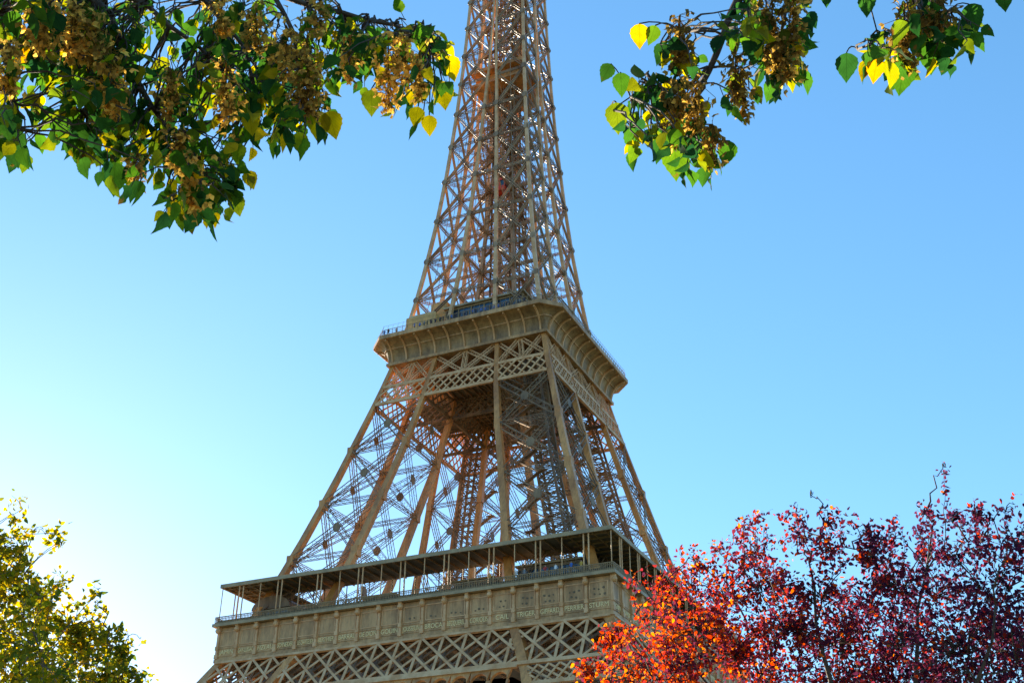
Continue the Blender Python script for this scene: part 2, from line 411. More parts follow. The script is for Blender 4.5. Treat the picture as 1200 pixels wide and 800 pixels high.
m = MB(); m.loft([ring8(HT, CH, ZT-.85), ring8(HT+.08, CH, ZT-.8), ring8(HT+.08, CH, ZT), ring8(HT-.6, CH, ZT)]); m.build('ledge', KHAKI, sp)
for k in range(4):
    n = nrm(k)
    for i in range(11):
        x = -15.75+3.15*i
        m = MB(); rings = []
        for (h, c, z), a in zip(prof, ths):
            out = Vector((0, -math.cos(a), -math.sin(a)*1.0))
            p = Vector((0, -h, z)); q = p+out*.34
            q.z = max(q.z, zc0+.02)
            rings.append([P3(k, x-.14, p.y+.05, p.z), P3(k, x+.14, p.y+.05, p.z), P3(k, x+.14, q.y, q.z), P3(k, x-.14, q.y, q.z)])
        m.loft(rings); m.build('cove_rib', LATT, sp)
    # corner rib on the chamfer
m = MB()
rl = MB()
R8 = ring8(HT-.35, CH, ZT)
for a, b in zip(R8, R8[1:]+R8[:1]):
    a = Vector(a); b = Vector(b); N = max(2, int((b-a).length/1.1)); nn = (b-a).cross(Vector((0, 0, 1))).normalized()
    for q in range(N+1):
        p = a.lerp(b, q/N); rl.box(p, p+Vector((0, 0, 1.25)), .07, .07, nn); rl.box(p+Vector((0, 0, 1.25)), p+Vector((0, 0, 2.3))+nn*-.25, .03, .03, nn)
    for h, t in ((1.25, .09), (.85, .04), (.45, .04), (2.3, .03)):
        o = nn*(-.25*max(0, h-1.25)/1.05); rl.box(a+Vector((0, 0, h))+o, b+Vector((0, 0, h))+o, t, t)
rl.build('deck_railing', RAIL, sp)
m = MB(); m.loft([ring8(HT-.7, CH, ZT-.3), ring8(HT-.7, CH, ZT-.02)]); m.build('deck', DARK, sp)

# pavilions on the second deck
pv = empty('deck_pavilion'); pv.parent = tower
X0, X1, Y0, Y1 = -6.3, 10.4, -13.3, 10.4
m = MB(); m.aabb(X0, X1, Y0, Y1, ZT, ZT+2.9); m.aabb(X0, X1, Y0, Y1, ZT+6.5, ZT+6.9)
for k in range(7):
    x = X0+k*(X1-X0)/6; m.aabb(x-.09, x+.09, Y0-.05, Y0+.15, ZT+2.9, ZT+6.5)
    y = Y0+k*(Y1-Y0)/6; m.aabb(X1-.15, X1+.05, y-.09, y+.09, ZT+2.9, ZT+6.5)
m.build('wall', RAIL, pv)
m = MB(); m.aabb(X0+.2, X1-.2, Y0+.2, Y1-.2, ZT+2.9, ZT+6.5); m.build('window_band', GLASS, pv)
m = MB(); m.aabb(X0-.4, X1+.5, Y0-.5, Y1+.5, ZT+6.903, ZT+7.3); m.aabb(X0+1, X1-1, Y0+2, Y1-2, ZT+7.3, ZT+8.0); m.build('roof', GREYROOF, pv)
for (x0, x1, y0, y1, z0, z1) in ((-13.2, -6.6, -16.9, -13.4, .05, 5.6), (-10.2, -6.6, -12.6, -9.6, .05, 10.4)):
    c = .9; m = MB()
    m.loft([[(x0, y0, ZT+z0), (x1, y0, ZT+z0), (x1, y1, ZT+z0), (x0, y1, ZT+z0)], [(x0, y0, ZT+z1-c), (x1, y0, ZT+z1-c), (x1, y1, ZT+z1-c), (x0, y1, ZT+z1-c)],
            [(x0+c, y0+c, ZT+z1), (x1-c, y0+c, ZT+z1), (x1-c, y1-c, ZT+z1), (x0+c, y1-c, ZT+z1)]])
    m.build('lift_kiosk', OCHRE, pv)

# ---- spire
N2 = [117, 126.9, 136.5, 146.9, 157.5, 167.2, 176.6, 185.5]
zps = [116.2, 122.5, 126, 133.5, 140, 146.7, 153, 159.3, 167, 176.7, 186]
spire = empty('spire'); spire.parent = tower
def spire_leg(sx, sy):
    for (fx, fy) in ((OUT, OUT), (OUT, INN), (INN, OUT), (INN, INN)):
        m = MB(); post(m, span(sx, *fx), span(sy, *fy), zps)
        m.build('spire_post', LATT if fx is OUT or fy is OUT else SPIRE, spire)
    br = MB()
    faces = [((oc, oc), (ic, oc), (0, sy, 0)), ((oc, oc), (oc, ic), (sx, 0, 0)), ((ic, ic), (ic, oc), (-sx, 0, 0)), ((ic, ic), (oc, ic), (0, -sy, 0))]
    for q, (A, B, n) in enumerate(faces):
        pa = lambda z: Vector((sx*A[0](z), sy*A[1](z), z)); pb = lambda z: Vector((sx*B[0](z), sy*B[1](z), z))
        for z0, z1 in zip(N2, N2[1:]):
            if q < 2:
                g_ = (.46, n, .36, .10, .06, True); girder(br, pa(z0), pb(z1), *g_); girder(br, pb(z0), pa(z1), *g_)
            else: br.box(pa(z0), pb(z1), .2, .16, n); br.box(pb(z0), pa(z1), .2, .16, n)
            girder(br, pa(z0), pb(z0), .45, n, .35, .1, .06)
            zm = (z0+z1)/2
            for a_, b_ in ((pa(z0), pb(z0)),):
                br.box(a_.lerp(b_, .5), (pa(zm)+pb(zm))/2, .08, .08, n); br.box((pa(zm)+pb(zm))/2, (pa(z1)+pb(z1))/2, .08, .08, n)
            gusset(br, pa(z0)+Vector(n)*.4, n, .62, .1); gusset(br, pb(z0)+Vector(n)*.4, n, .62, .1)
    br.build('spire_bracing', SPIRE, spire)
for sx in (-1, 1):
    for sy in (-1, 1): spire_leg(sx, sy)
# merged upper part: corner and middle posts, two X per face
N3 = [185.5, 194.1, 202.8, 211.2, 219.5, 227.6, 235.5, 243.5, 251.5, 259.5, 268, 276]
for k in range(4):
    m = MB(); n = nrm(k)
    zs = [186, 190, 205, 220, 250, 276]
    rings = lambda x0, x1, y0, y1: [[P3(k, x0(z), y0(z), z), P3(k, x1(z), y0(z), z), P3(k, x1(z), y1(z), z), P3(k, x0(z), y1(z), z)] for z in zs]
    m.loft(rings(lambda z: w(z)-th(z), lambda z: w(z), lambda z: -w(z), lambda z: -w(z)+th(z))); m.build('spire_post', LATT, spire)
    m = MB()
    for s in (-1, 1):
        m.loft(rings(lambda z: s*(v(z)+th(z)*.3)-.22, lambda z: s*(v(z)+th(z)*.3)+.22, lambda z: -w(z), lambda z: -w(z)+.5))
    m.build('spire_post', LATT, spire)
    m = MB()
    for z0, z1 in zip(N3, N3[1:]):
        for s in (-1, 1):
            for a, b in (((oc, z0), (ic, z1)), ((ic, z0), (oc, z1))):
                girder(m, P3(k, s*a[0](a[1]), -oc(a[1]), a[1]), P3(k, s*b[0](b[1]), -oc(b[1]), b[1]), .46, n, .36, .1, .06, solid=True)
            girder(m, P3(k, s*oc(z0), -oc(z0), z0), P3(k, s*ic(z0), -oc(z0), z0), .4, n, .3, .1, .06)
            gusset(m, P3(k, s*oc(z0), -oc(z0)-.38, z0), n, .6, .1)
            c = (oc(z0)+ic(z0))/2
            m.box(P3(k, s*c, -oc(z0), z0), P3(k, s*(oc(z1)+ic(z1))/2, -oc(z1), z1), .09, .09, n)
    m.build('spire_bracing', SPIRE, spire)
# central lift shaft, diaphragms and stairs
m = MB(); hs = 2.3; zz = [116.2+2.1*k for k in range(76)]
for a in (-hs, 0, hs):
    for b in (-hs, hs):
        m.box((a, b, 116), (a*.9, b*.9, 276), .34, .34); m.box((b, a, 116), (b*.9, a*.9, 276), .34, .34)
for q, (z0, z1) in enumerate(zip(zz, zz[1:])):
    for k in range(4):
        for x0, x1 in ((-hs, 0), (0, hs)):
            if q % 2: x0, x1 = x1, x0
            m.box(P3(k, x0, -hs, z0), P3(k, x1, -hs, z1), .15, .1, nrm(k))
        m.box(P3(k, -hs, -hs, z0), P3(k, hs, -hs, z0), .22, .12, nrm(k))
m.build('lift_shaft', SPIRE, spire)
m = MB()
for z in N2[1:]+N3[1:-1]:
    o_ = oc(z)
    for a, b in (((-o_, -o_), (o_, o_)), ((-o_, o_), (o_, -o_))):
        girder(m, (*a, z), (*b, z), .5, (0, 0, 1), .4, .1, .05)
    i_ = ic(z)
    if z < 180:
        for k in range(4):
            girder(m, P3(k, -i_, -o_, z), P3(k, i_, -o_, z), .5, nrm(k), .4, .12, .07); girder(m, P3(k, -o_, -i_, z), P3(k, o_, -i_, z), .5, nrm(k), .4, .12, .07)
m.build('diaphragm_trusses', SPIRE, spire)
m = MB(); z = 118.; k = 0
while z < 272:
    q = 2.9; x = (-1)**(k//2)*q; d = 1.4*(1 if k % 2 else -1)
    c = Vector((x-.5, -q, z)); m.box(c+Vector((-d, 0, 0)), c+Vector((d, 0, 2)), .8, .15); m.box(c+Vector((-d, .4, 1)), c+Vector((d, .4, 3)), .07, .07); m.box(c+Vector((-d, -.4, 1)), c+Vector((d, -.4, 3)), .07, .07)
    c = Vector((q, x+.5, z+1)); m.box(c+Vector((0, -d, 0)), c+Vector((0, d, 2)), .8, .15); m.box(c+Vector((.4, -d, 1)), c+Vector((.4, d, 3)), .07, .07)
    z += 2; k += 1
for a, b in ((-1, -1), (1, -1), (1, 1), (-1, 1)): m.box((a*3.3, b*3.3, 116.2), (a*3.2, b*3.2, 276), .2, .2)
for q in range(80):
    m.aabb(-3.3, 3.3, -3.35, -3.2, 117+q*2, 117.12+q*2); m.aabb(3.2, 3.35, -3.3, 3.3, 117.3+q*2, 117.42+q*2)
m.build('stair', IRON, spire)
m = MB(); m.aabb(-6.2, 6.2, -6.2, 6.2, 185.6, 186.2); m.aabb(-4.6, 4.6, -4.6, 4.6, 186.2, 189.2); m.aabb(-6.4, 6.4, -6.4, 6.4, 189.2, 190.2)
m.build('intermediate_platform', POST, spire)
# third platform and mast above the picture
tp = empty('summit'); tp.parent = tower
m = MB(); m.loft([ring8(5, .6, 272), ring8(8.6, 1.2, 275.5), ring8(9.2, 1.3, 276.2), ring8(9.2, 1.3, 277)]); m.aabb(-7.2, 7.2, -7.2, 7.2, 277, 280.5); m.loft([ring8(7.8, 1, 280.5), ring8(6, 1, 282)]); m.build('cabin', KHAKI, tp)
m = MB(); m.loft([ring8(4, 1, 282), ring8(2.4, .7, 292), ring8(1.2, .4, 300), ring8(.8, .3, 324)]); m.build('mast', IRON, tp)

# ---- first platform
HG, HF, ZF0, ZF1, HR, ZR = 35.76, 34.78, 51.68, 57.5, 35.25, 64.34
fp = empty('first_platform'); fp.parent = tower
m = MB()
for k in range(4):
    m.loft([[P3(k, -HF, -HF, z), P3(k, HF, -HF, z), P3(k, HF-.4, -HF+.4, z), P3(k, -HF+.4, -HF+.4, z)] for z in (ZF0, ZF1-.35)])
fr = m.build('frieze', KHAKI, fp)
def band(name, h, dep, z0, z1, mt, parent=fp):
    m = MB()
    for k in range(4):
        m.loft([[P3(k, -h, -h, z), P3(k, h, -h, z), P3(k, h-dep, -h+dep, z), P3(k, -h+dep, -h+dep, z)] for z in (z0, z1)])
    return m.build(name, mt, parent)
band('lower_cornice', HF+.3, .6, ZF0-.35, ZF0+.22, KHAKI)
band('moulding', HF+.1, .3, ZF0+.66, ZF0+.76, KHAKI)
band('moulding', HF+.1, .3, ZF0+1.95, ZF0+2.08, KHAKI)
band('ledge', HG, 1.4, ZF1-.28, ZF1+.22, GREYROOF)
NP = 18
for k in range(4):
    for i in range(0, NP):
        x = -HF+2*HF*i/NP
        m = MB(); c = lambda xx, yy, z: P3(k, xx, yy, z)
        bx = lambda x0, x1, d, z0, z1: m.loft([[c(x0, -HF-d, z), c(x1, -HF-d, z), c(x1, -HF+.05, z), c(x0, -HF+.05, z)] for z in (z0, z1)])
        if i == 0: x = -HF+.05
        bx(x-.2, x+.2, .3, ZF0+.25, ZF0+4.55); bx(x-.3, x+.3, .42, ZF0+.3, ZF0+1.0); bx(x-.28, x+.28, .42, ZF0+1.7, ZF0+2.35)
        m.loft([[c(x-a, -HF-b, z), c(x+a, -HF-b, z), c(x+a, -HF+.05, z), c(x-a, -HF+.05, z)] for a, b, z in ((.2, .3, ZF0+4.5), (.26, .45, ZF0+4.8), (.3, .75, ZF1-.29))])
        m.ball(c(x, -HF-.5, ZF0+4.85), .46)
        m.build('console', LATT, fr)
for k in range(2):                                                # raised frame round each frieze panel
    for i in range(NP):
        m = MB(); xa, xb = -HF+2*HF*i/NP+.5, -HF+2*HF*(i+1)/NP-.5; y = -HF-.03
        for (x0, z0, x1, z1) in ((xa, ZF0+2.35, xb, ZF0+2.35), (xa, ZF0+4.75, xb, ZF0+4.75)): m.box(P3(k, x0, y, z0), P3(k, x1, y, z1), .14, .1, nrm(k))
        for x in (xa, xb): m.box(P3(k, x, y-.005, ZF0+2.28), P3(k, x, y-.005, ZF0+4.82), .13, .1, nrm(k))
        m.build('panel_frame', LATT, fr)
# names lettered along the frieze, and irregular dark blotches on its right-hand panels
NAMES = (['JAMIN', 'GAY-LUSSAC', 'FIZEAU', 'SCHNEIDER', 'LE CHATELIER', 'BERTHIER', 'BARRAL', 'DE DION', 'GOUIN', 'JOUSSELIN', 'BROCA', 'BECQUEREL', 'CORIOLIS', 'CAIL', 'TRIGER', 'GIFFARD', 'PERRIER', 'STURM'],
         ['SEGUIN', 'LALANDE', 'TRESCA', 'PONCELET', 'BRESSE', 'LAGRANGE', 'BELANGER', 'CUVIER', 'LAPLACE', 'DULONG', 'CHASLES', 'LAVOISIER', 'AMPERE', 'CHEVREUL', 'FLACHAT', 'NAVIER', 'LEGENDRE', 'CHAPTAL'])
for k in (0, 1):
    for i, nm in enumerate(NAMES[k]):
        cu = bpy.data.curves.new('lettered_name', 'FONT'); cu.body = nm; cu.size = 1.05; cu.extrude = .04; cu.align_x = 'CENTER'
        tmp = bpy.data.objects.new('tmp', cu); COL.objects.link(tmp)
        bpy.context.view_layer.update()
        me = bpy.data.meshes.new_from_object(tmp.evaluated_get(bpy.context.evaluated_depsgraph_get()))
        wdt = max(c.co.x for c in me.vertices)-min(c.co.x for c in me.vertices)
        bpy.data.objects.remove(tmp); sc_ = min(1., 3.0/wdt)
        me.materials.clear(); me.materials.append(GOLD)
        o = bpy.data.objects.new('lettered_name', me); COL.objects.link(o); o.parent = fr
        p = P3(k, -HF+2*HF*(i+.5)/NP, -HF-.05, ZF0+.98)
        o.matrix_local = Matrix.Translation(p) @ Matrix.Rotation(k*math.pi/2, 4, 'Z') @ Matrix.Rotation(math.pi/2, 4, 'X') @ Matrix.Diagonal((sc_, 1, 1, 1))
rv = random.Random(3)
for i in range(9, 18):
    xc = -HF+2*HF*(i+.5)/NP
    for q in range(2):
        if i < 13 and q: continue
        n_ = rv.choice((2, 3, 3)); x0 = xc+rv.uniform(-.3, .3)
        for j in range(n_):
            x = x0+(j-(n_-1)/2)*.72+rv.uniform(-.08, .08); e = rv.uniform(.13, .24); z = ZF0+2.75+q*.8+rv.uniform(-.1, .1)
            m = MB(); pts = [P3(0, x+e*math.cos(a)*rv.uniform(.8, 1.1), -HF-.035, z+e*.8+e*.8*math.sin(a)) for a in [math.pi*t/4 for t in range(8)]]
            m.prism(pts, (0, .1, 0)); m.build('frieze_blotch', BLOTCH, fr)
# floor and soffit
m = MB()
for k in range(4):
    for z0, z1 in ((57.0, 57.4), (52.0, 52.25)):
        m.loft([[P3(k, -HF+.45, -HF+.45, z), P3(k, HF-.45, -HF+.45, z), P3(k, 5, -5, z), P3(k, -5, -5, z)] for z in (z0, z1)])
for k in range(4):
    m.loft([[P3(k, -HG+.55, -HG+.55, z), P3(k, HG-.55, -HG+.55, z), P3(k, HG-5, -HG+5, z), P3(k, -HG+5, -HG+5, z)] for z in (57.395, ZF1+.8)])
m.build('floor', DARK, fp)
# balustrade
m = MB()
for k in range(4):
    y = -HG+.3; n = nrm(k)
    for h, t in ((ZF1+1.35, .12), (ZF1+.42, .09), (ZF1+1.05, .06)): m.box(P3(k, y, y, h), P3(k, -y, y, h), t, t, n)
    N = 240
    for q in range(N+1):
        x = y+(-2*y)*q/N; m.box(P3(k, x, y, ZF1+.2), P3(k, x, y, ZF1+1.35), .11, .06, n)
m.build('balustrade', RAIL, fp)
# canopy roof on slender columns
m = MB(); DEP = 8.4
for k in range(4):
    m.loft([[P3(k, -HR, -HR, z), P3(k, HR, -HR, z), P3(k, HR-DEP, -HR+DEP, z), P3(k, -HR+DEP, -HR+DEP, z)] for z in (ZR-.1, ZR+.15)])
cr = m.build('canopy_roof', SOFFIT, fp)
band('canopy_fascia', HR+.12, .3, ZR-.42, ZR+.2, GREYROOF, cr)
m = MB()
for k in range(4):
    for q in range(-17, 18):
        m.box(P3(k, q*2, -HR+.3, ZR-.25), P3(k, q*2, -HR+DEP-.2, ZR-.25), .14, .28)
m.build('canopy_rafters', RAIL, cr)
for k in range(4):
    for i in range(0, NP):
        xx = -HR+.25+2*(HR-.25)*i/NP
        m = MB()
        offs = (-.4, .4) if i % 2 == 1 else (0,)
        if k >= 2 and i % 2 == 0: continue
        for o in offs:
            m.tube([P3(k, xx+o, -HR+.2, ZF1), P3(k, xx+o, -HR+.2, ZR-.4)], .12 if len(offs) == 2 else .085, 6)
            m.aabb(*sorted((P3(k, xx+o-.2, -HR, 0).x, P3(k, xx+o+.2, -HR+.4, 0).x)), *sorted((P3(k, xx+o-.2, -HR, 0).y, P3(k, xx+o+.2, -HR+.4, 0).y)), ZF1+.22, ZF1+.6)
        m.build('canopy_column', LATT, fp)
# inner row of columns and pavilions behind the promenade
m = MB()
for k in (0, 1, 3):
    for q in range(-12, 13): m.tube([P3(k, q*2.2, -HR+DEP-.3, ZF1-.2), P3(k, q*2.2, -HR+DEP-.3, ZR-.12)], .1, 6)
m.build('inner_columns', RAIL, fp)
def pavilion(x0, x1, y0, y1, hgt, mt, curved):
    r = empty('gallery_pavilion'); r.parent = fp
    z = ZF1-.1
    m = MB(); m.aabb(x0, x1, y0, y1, z, z+.9); m.aabb(x0, x1, y0, y1, z+hgt-.5, z+hgt)
    n_ = max(2, int((x1-x0)/1.6))
    for q in range(n_+1):
        x = x0+(x1-x0)*q/n_; m.aabb(x-.12, x+.12, y0-.04, y0+.2, z+.9, z+hgt-.5)
    m.build('wall', mt, r)
    m = MB(); m.aabb(x0+.05, x1-.05, y0+.1, y1-.1, z+.9, z+hgt-.5); m.build('window', GLASS, r)
    m = MB()
    if curved:
        cxm = (x0+x1)/2; hw_ = (x1-x0)/2+.4
        arc = [(cxm-hw_*math.cos(math.pi*q/14), z+hgt+2.2*math.sin(math.pi*q/14)) for q in range(15)]
        m.prism([Vector((a, y0-.3, b)) for a, b in arc][::-1], (0, y1-y0+.6, 0))
    else: m.aabb(x0-.4, x1+.4, y0-.4, y1+.4, z+hgt+.002, z+hgt+.3)
    m.build('roof', mt if curved else GREYROOF, r)
pavilion(5, 12, -27, -20, 4.6, REDWALL, False)
pavilion(17.5, 27.9, -29.5, -26.7, 4.7, IRON, False)
pavilion(-31.5, -24.5, -30.5, -25, 3.4, IRON, True)
pavilion(-12, -6, -27, -20, 4.0, IRON, False)
m = MB(); m.aabb(28.2, 28.6, -29, 27, ZF1, ZR-.12); 
for q in range(14): m.aabb(28.6, 28.9, -28+q*4-.15, -28+q*4+.15, ZF1, ZR-.12)
m.build('gallery_screen', DARK, fp)

# ---- lattice girdle below the first platform, following the slope of the legs
Za, Zb = 44.85, 51.3
def clipped(m, p, n, x0, z0, x1, z1, lo, hi, bw, dep):
    ok = [q/60 for q in range(61) if lo(z0+(z1-z0)*q/60) <= x0+(x1-x0)*q/60 <= hi(z0+(z1-z0)*q/60)]
    if len(ok) > 3:
        a, b = ok[0], ok[-1]; m.box(p(x0+(x1-x0)*a, z0+(z1-z0)*a), p(x0+(x1-x0)*b, z0+(z1-z0)*b), bw, dep, n)
def truss_bars(m, p, n, lo, hi, pitch, bw):
    for q in range(-12, 13):
        clipped(m, p, n, q*pitch, Za, q*pitch, Zb, lo, hi, bw*1.15, .12)
        clipped(m, lambda x, z: p(x, z)+n*.1, n, q*pitch, Zb, (q+2)*pitch, Za, lo, hi, bw, .12)
        clipped(m, lambda x, z: p(x, z)-n*.1, n, q*pitch, Za, (q+2)*pitch, Zb, lo, hi, bw, .12)
gd_ = empty('girdle'); gd_.parent = tower
for k in range(4):
    n = (P3(k, 0, -1, 0)+Vector((0, 0, .4))).normalized()
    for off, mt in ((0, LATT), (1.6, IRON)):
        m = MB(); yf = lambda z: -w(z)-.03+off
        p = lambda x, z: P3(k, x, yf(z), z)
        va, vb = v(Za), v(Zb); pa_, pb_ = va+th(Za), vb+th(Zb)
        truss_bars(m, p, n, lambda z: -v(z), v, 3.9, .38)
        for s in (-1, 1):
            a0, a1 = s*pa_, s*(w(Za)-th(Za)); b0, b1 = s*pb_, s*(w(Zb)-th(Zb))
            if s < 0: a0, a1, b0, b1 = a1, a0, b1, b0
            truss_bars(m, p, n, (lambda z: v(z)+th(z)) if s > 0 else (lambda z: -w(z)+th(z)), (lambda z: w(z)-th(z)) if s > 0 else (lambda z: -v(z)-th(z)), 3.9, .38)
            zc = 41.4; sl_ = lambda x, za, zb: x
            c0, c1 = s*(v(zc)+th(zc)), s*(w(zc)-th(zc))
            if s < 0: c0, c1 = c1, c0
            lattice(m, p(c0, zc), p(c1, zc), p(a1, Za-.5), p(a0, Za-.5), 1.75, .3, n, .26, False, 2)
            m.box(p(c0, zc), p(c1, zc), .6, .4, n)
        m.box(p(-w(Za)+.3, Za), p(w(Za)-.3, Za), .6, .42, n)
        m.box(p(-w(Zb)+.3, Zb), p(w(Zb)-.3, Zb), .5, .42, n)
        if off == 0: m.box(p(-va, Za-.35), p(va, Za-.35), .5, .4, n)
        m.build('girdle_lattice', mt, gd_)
    # arcade between the girdle and the great arch
    m = MB(); yf = lambda z: -w(z)+.05
    p = lambda x, z: P3(k, x, yf(z), z)
    bay, rr, zt = 3.2, 1.28, 43.9
    archz = lambda x: 38.+4.3-(44.-math.sqrt(max(0, 44.**2-x*x)))*1.0
    for i in range(-6, 7):
        c = i*bay
        cv = [(c+rr*math.cos(math.pi*q/12), zt-rr+rr*math.sin(math.pi*q/12)) for q in range(13)]
        for (xa, zA), (xb, zB) in zip(cv, cv[1:]):
            ta, tb = [c+(x-c)*bay/2/rr for x in (xa, xb)]
            m.prism([p(xa, zA), p(ta, Za-.5), p(tb, Za-.5), p(xb, zB)], n*-.5)
        zb_ = min(archz(c-bay/2), zt-rr-.1)
        for s in (-1, 1):
            m.prism([p(c+s*rr, zt-rr), p(c+s*bay/2, zt-rr+.0), p(c+s*bay/2, zb_), p(c+s*rr, zb_)][::s], n*-.5)
    m.build('spandrel_arcade', POST, gd_)
    # the great arch: curved ring with two flanges and lacing
    m = MB(); rin, rout = 37.2, 40.2
    pr = lambda r, a: (r*math.cos(a), 1.5+r*math.sin(a))
    N = 44
    for q in range(N):
        a0, a1 = math.pi*(.12+.76*q/N), math.pi*(.12+.76*(q+1)/N)
        for r_ in (rin, rout): m.box(p(*pr(r_, a0)), p(*pr(r_, a1)), .55, .9, n)
        m.box(p(*pr(rin, a0)), p(*pr(rout, a1)), .25, .5, n); m.box(p(*pr(rout, a0)), p(*pr(rin, a1)), .25, .5, n)
    m.build('arch', POST, gd_)
# floor beams seen through the girdle
m = MB()
for q in range(-8, 9):
    girder(m, (q*4, -33, 50.6), (q*4, -14, 50.6), 2.0, (1, 0, 0), .4, .2, .14); girder(m, (33, q*4, 50.6), (14, q*4, 50.6), 2.0, (0, 1, 0), .4, .2, .14)
m.build('floor_beams', IRON, gd_)

# ------------------------------------------------------------------ red lift car inside the spire
lc = empty('lift_car', (.6, -3.2, 156.2), 'small red lift car climbing inside the lattice spire above the second platform', 'lift')
m = MB(); m.loft([ring8(1.15, .3, 0), ring8(1.25, .3, .3), ring8(1.25, .3, 1.0)]); m.loft([ring8(1.25, .3, 2.5), ring8(1.25, .3, 3.1), ring8(.9, .3, 3.5)])
for a in ((-1.1, -1.1), (1.1, -1.1), (1.1, 1.1), (-1.1, 1.1), (0, -1.2), (0, 1.2)): m.aabb(a[0]-.12, a[0]+.12, a[1]-.05, a[1]+.05, 1, 2.5)
m.build('cabin_shell', REDCAR, lc)
m = MB(); m.loft([ring8(1.12, .3, 1.0), ring8(1.12, .3, 2.5)]); m.build('window', GLASS, lc)

# ------------------------------------------------------------------ visitors
def cloth(name, c): return mat(name, c, .8, .12, 6)
SKIN = cloth('skin', (.45, .27, .19)); HAIR = cloth('hair', (.03, .02, .015))
CL = {'white': cloth('white_cloth', (.75, .75, .74)), 'blue': cloth('blue_cloth', (.06, .16, .48)), 'yellow': cloth('yellow_cloth', (.70, .45, .08)), 'red': cloth('red_cloth', (.45, .05, .04)),
      'navy': cloth('navy_cloth', (.02, .025, .06)), 'black': cloth('black_cloth', (.015, .015, .018)), 'grey': cloth('grey_cloth', (.22, .22, .23))}
def person_mesh(pose):
    armx, fwd = ((.24, .02), (.30, .30), (.22, .24))[pose]
    J = [((0, 0, .95), .15), ((0, 0, 1.2), .16), ((0, 0, 1.40), .15), ((0, 0, 1.50), .06), ((0, -.02, 1.62), .105), ((0, -.01, 1.74), .085)]
    E_ = [(0, 1), (1, 2), (2, 3), (3, 4), (4, 5)]
    for s in (-1, 1):
        b = len(J)
        J += [((s*.1, 0, .86), .1), ((s*.12, -.02, .5), .07), ((s*.12, .02, .09), .05), ((s*.13, -.13, .04), .04)]
        E_ += [(0, b), (b, b+1), (b+1, b+2), (b+2, b+3)]
        J += [((s*.2, 0, 1.40), .065), ((s*armx, .04-fwd*.2, 1.12), .05), ((s*(armx-.02), -.05-fwd, .95+fwd*.5), .038), ((s*(armx-.03), -.09-fwd*1.1, .88+fwd*.55), .035)]
        E_ += [(2, b+4), (b+4, b+5), (b+5, b+6), (b+6, b+7)]
    me = bpy.data.meshes.new('person'); me.from_pydata([j[0] for j in J], E_, [])
    o = bpy.data.objects.new('tmp', me); COL.objects.link(o)
    md = o.modifiers.new('s', 'SKIN'); md.use_smooth_shade = True
    for q, j in enumerate(J): me.skin_vertices[0].data[q].radius = (j[1], j[1]*.8); me.skin_vertices[0].data[q].use_root = q == 0
    o.modifiers.new('d', 'SUBSURF').levels = 1
    bpy.context.view_layer.update()
    out = bpy.data.meshes.new_from_object(o.evaluated_get(bpy.context.evaluated_depsgraph_get()))
    bpy.data.objects.remove(o)
    return out
PM = [person_mesh(q) for q in range(3)]
def person(x, y, z, facing, shirt, trousers, pose, label, group):
    me = PM[pose].copy(); me.materials.clear()
    for m_ in (SKIN, CL[shirt], CL[trousers], HAIR): me.materials.append(m_)
    for f in me.polygons:
        c = f.center
        if c.z > 1.66 or (c.z > 1.56 and c.y > .04): k = 3
        elif c.z > 1.49: k = 0
        elif c.z > .93 and not (abs(c.x) > .2 and c.z < 1.0 and pose == 0): k = 1
        elif abs(c.x) > .19: k = 0
        else: k = 2
        f.material_index = k
    o = bpy.data.objects.new('person', me); COL.objects.link(o); o.location = (x, y, z); o.rotation_euler = (0, 0, facing)
    tag(o, label, 'person', group); return o
rp = random.Random(11)
PZ = ZF1+.8
specs = [(15.2, 'yellow', 'navy', 1, 'visitor in yellow top leaning at the first gallery railing, left of the white-topped visitor'),
         (19.6, 'white', 'grey', 2, 'visitor in white top and grey trousers at the first gallery railing'),
         (21.0, 'grey', 'black', 0, 'visitor in grey top and black trousers on the first gallery beside the white-topped visitor'),
         (24.4, 'red', 'navy', 1, 'visitor in red top standing at the first gallery railing'),
         (26.1, 'white', 'navy', 0, 'visitor in white top and navy trousers between the red and the blue tops'),
         (28.6, 'blue', 'navy', 2, 'visitor in bright blue top at the first gallery railing near its corner'),
         (30.2, 'yellow', 'grey', 1, 'visitor in yellow top and grey trousers beside the blue-topped visitor on the first gallery')]
for x, a, b, q, lab in specs: person(x, -HG+.95, PZ, rp.uniform(-.4, .4), a, b, q, lab, 'visitors on the first gallery')
for i in range(30):
    x = (-16.5, -15.5, -13.9)[i] if i < 3 else -9.5+(i-3)*.88+rp.uniform(-.2, .2)
    a = rp.choice(['navy', 'black', 'navy', 'grey', 'blue'])
    person(x, -HT+.75+rp.uniform(0, .35), ZT, rp.uniform(-.8, .8)+(math.pi if rp.random() < .3 else 0), a, rp.choice(['navy', 'black']), rp.randrange(3),
           'small dark clothed visitor standing at the second platform railing', 'visitors on the second platform')

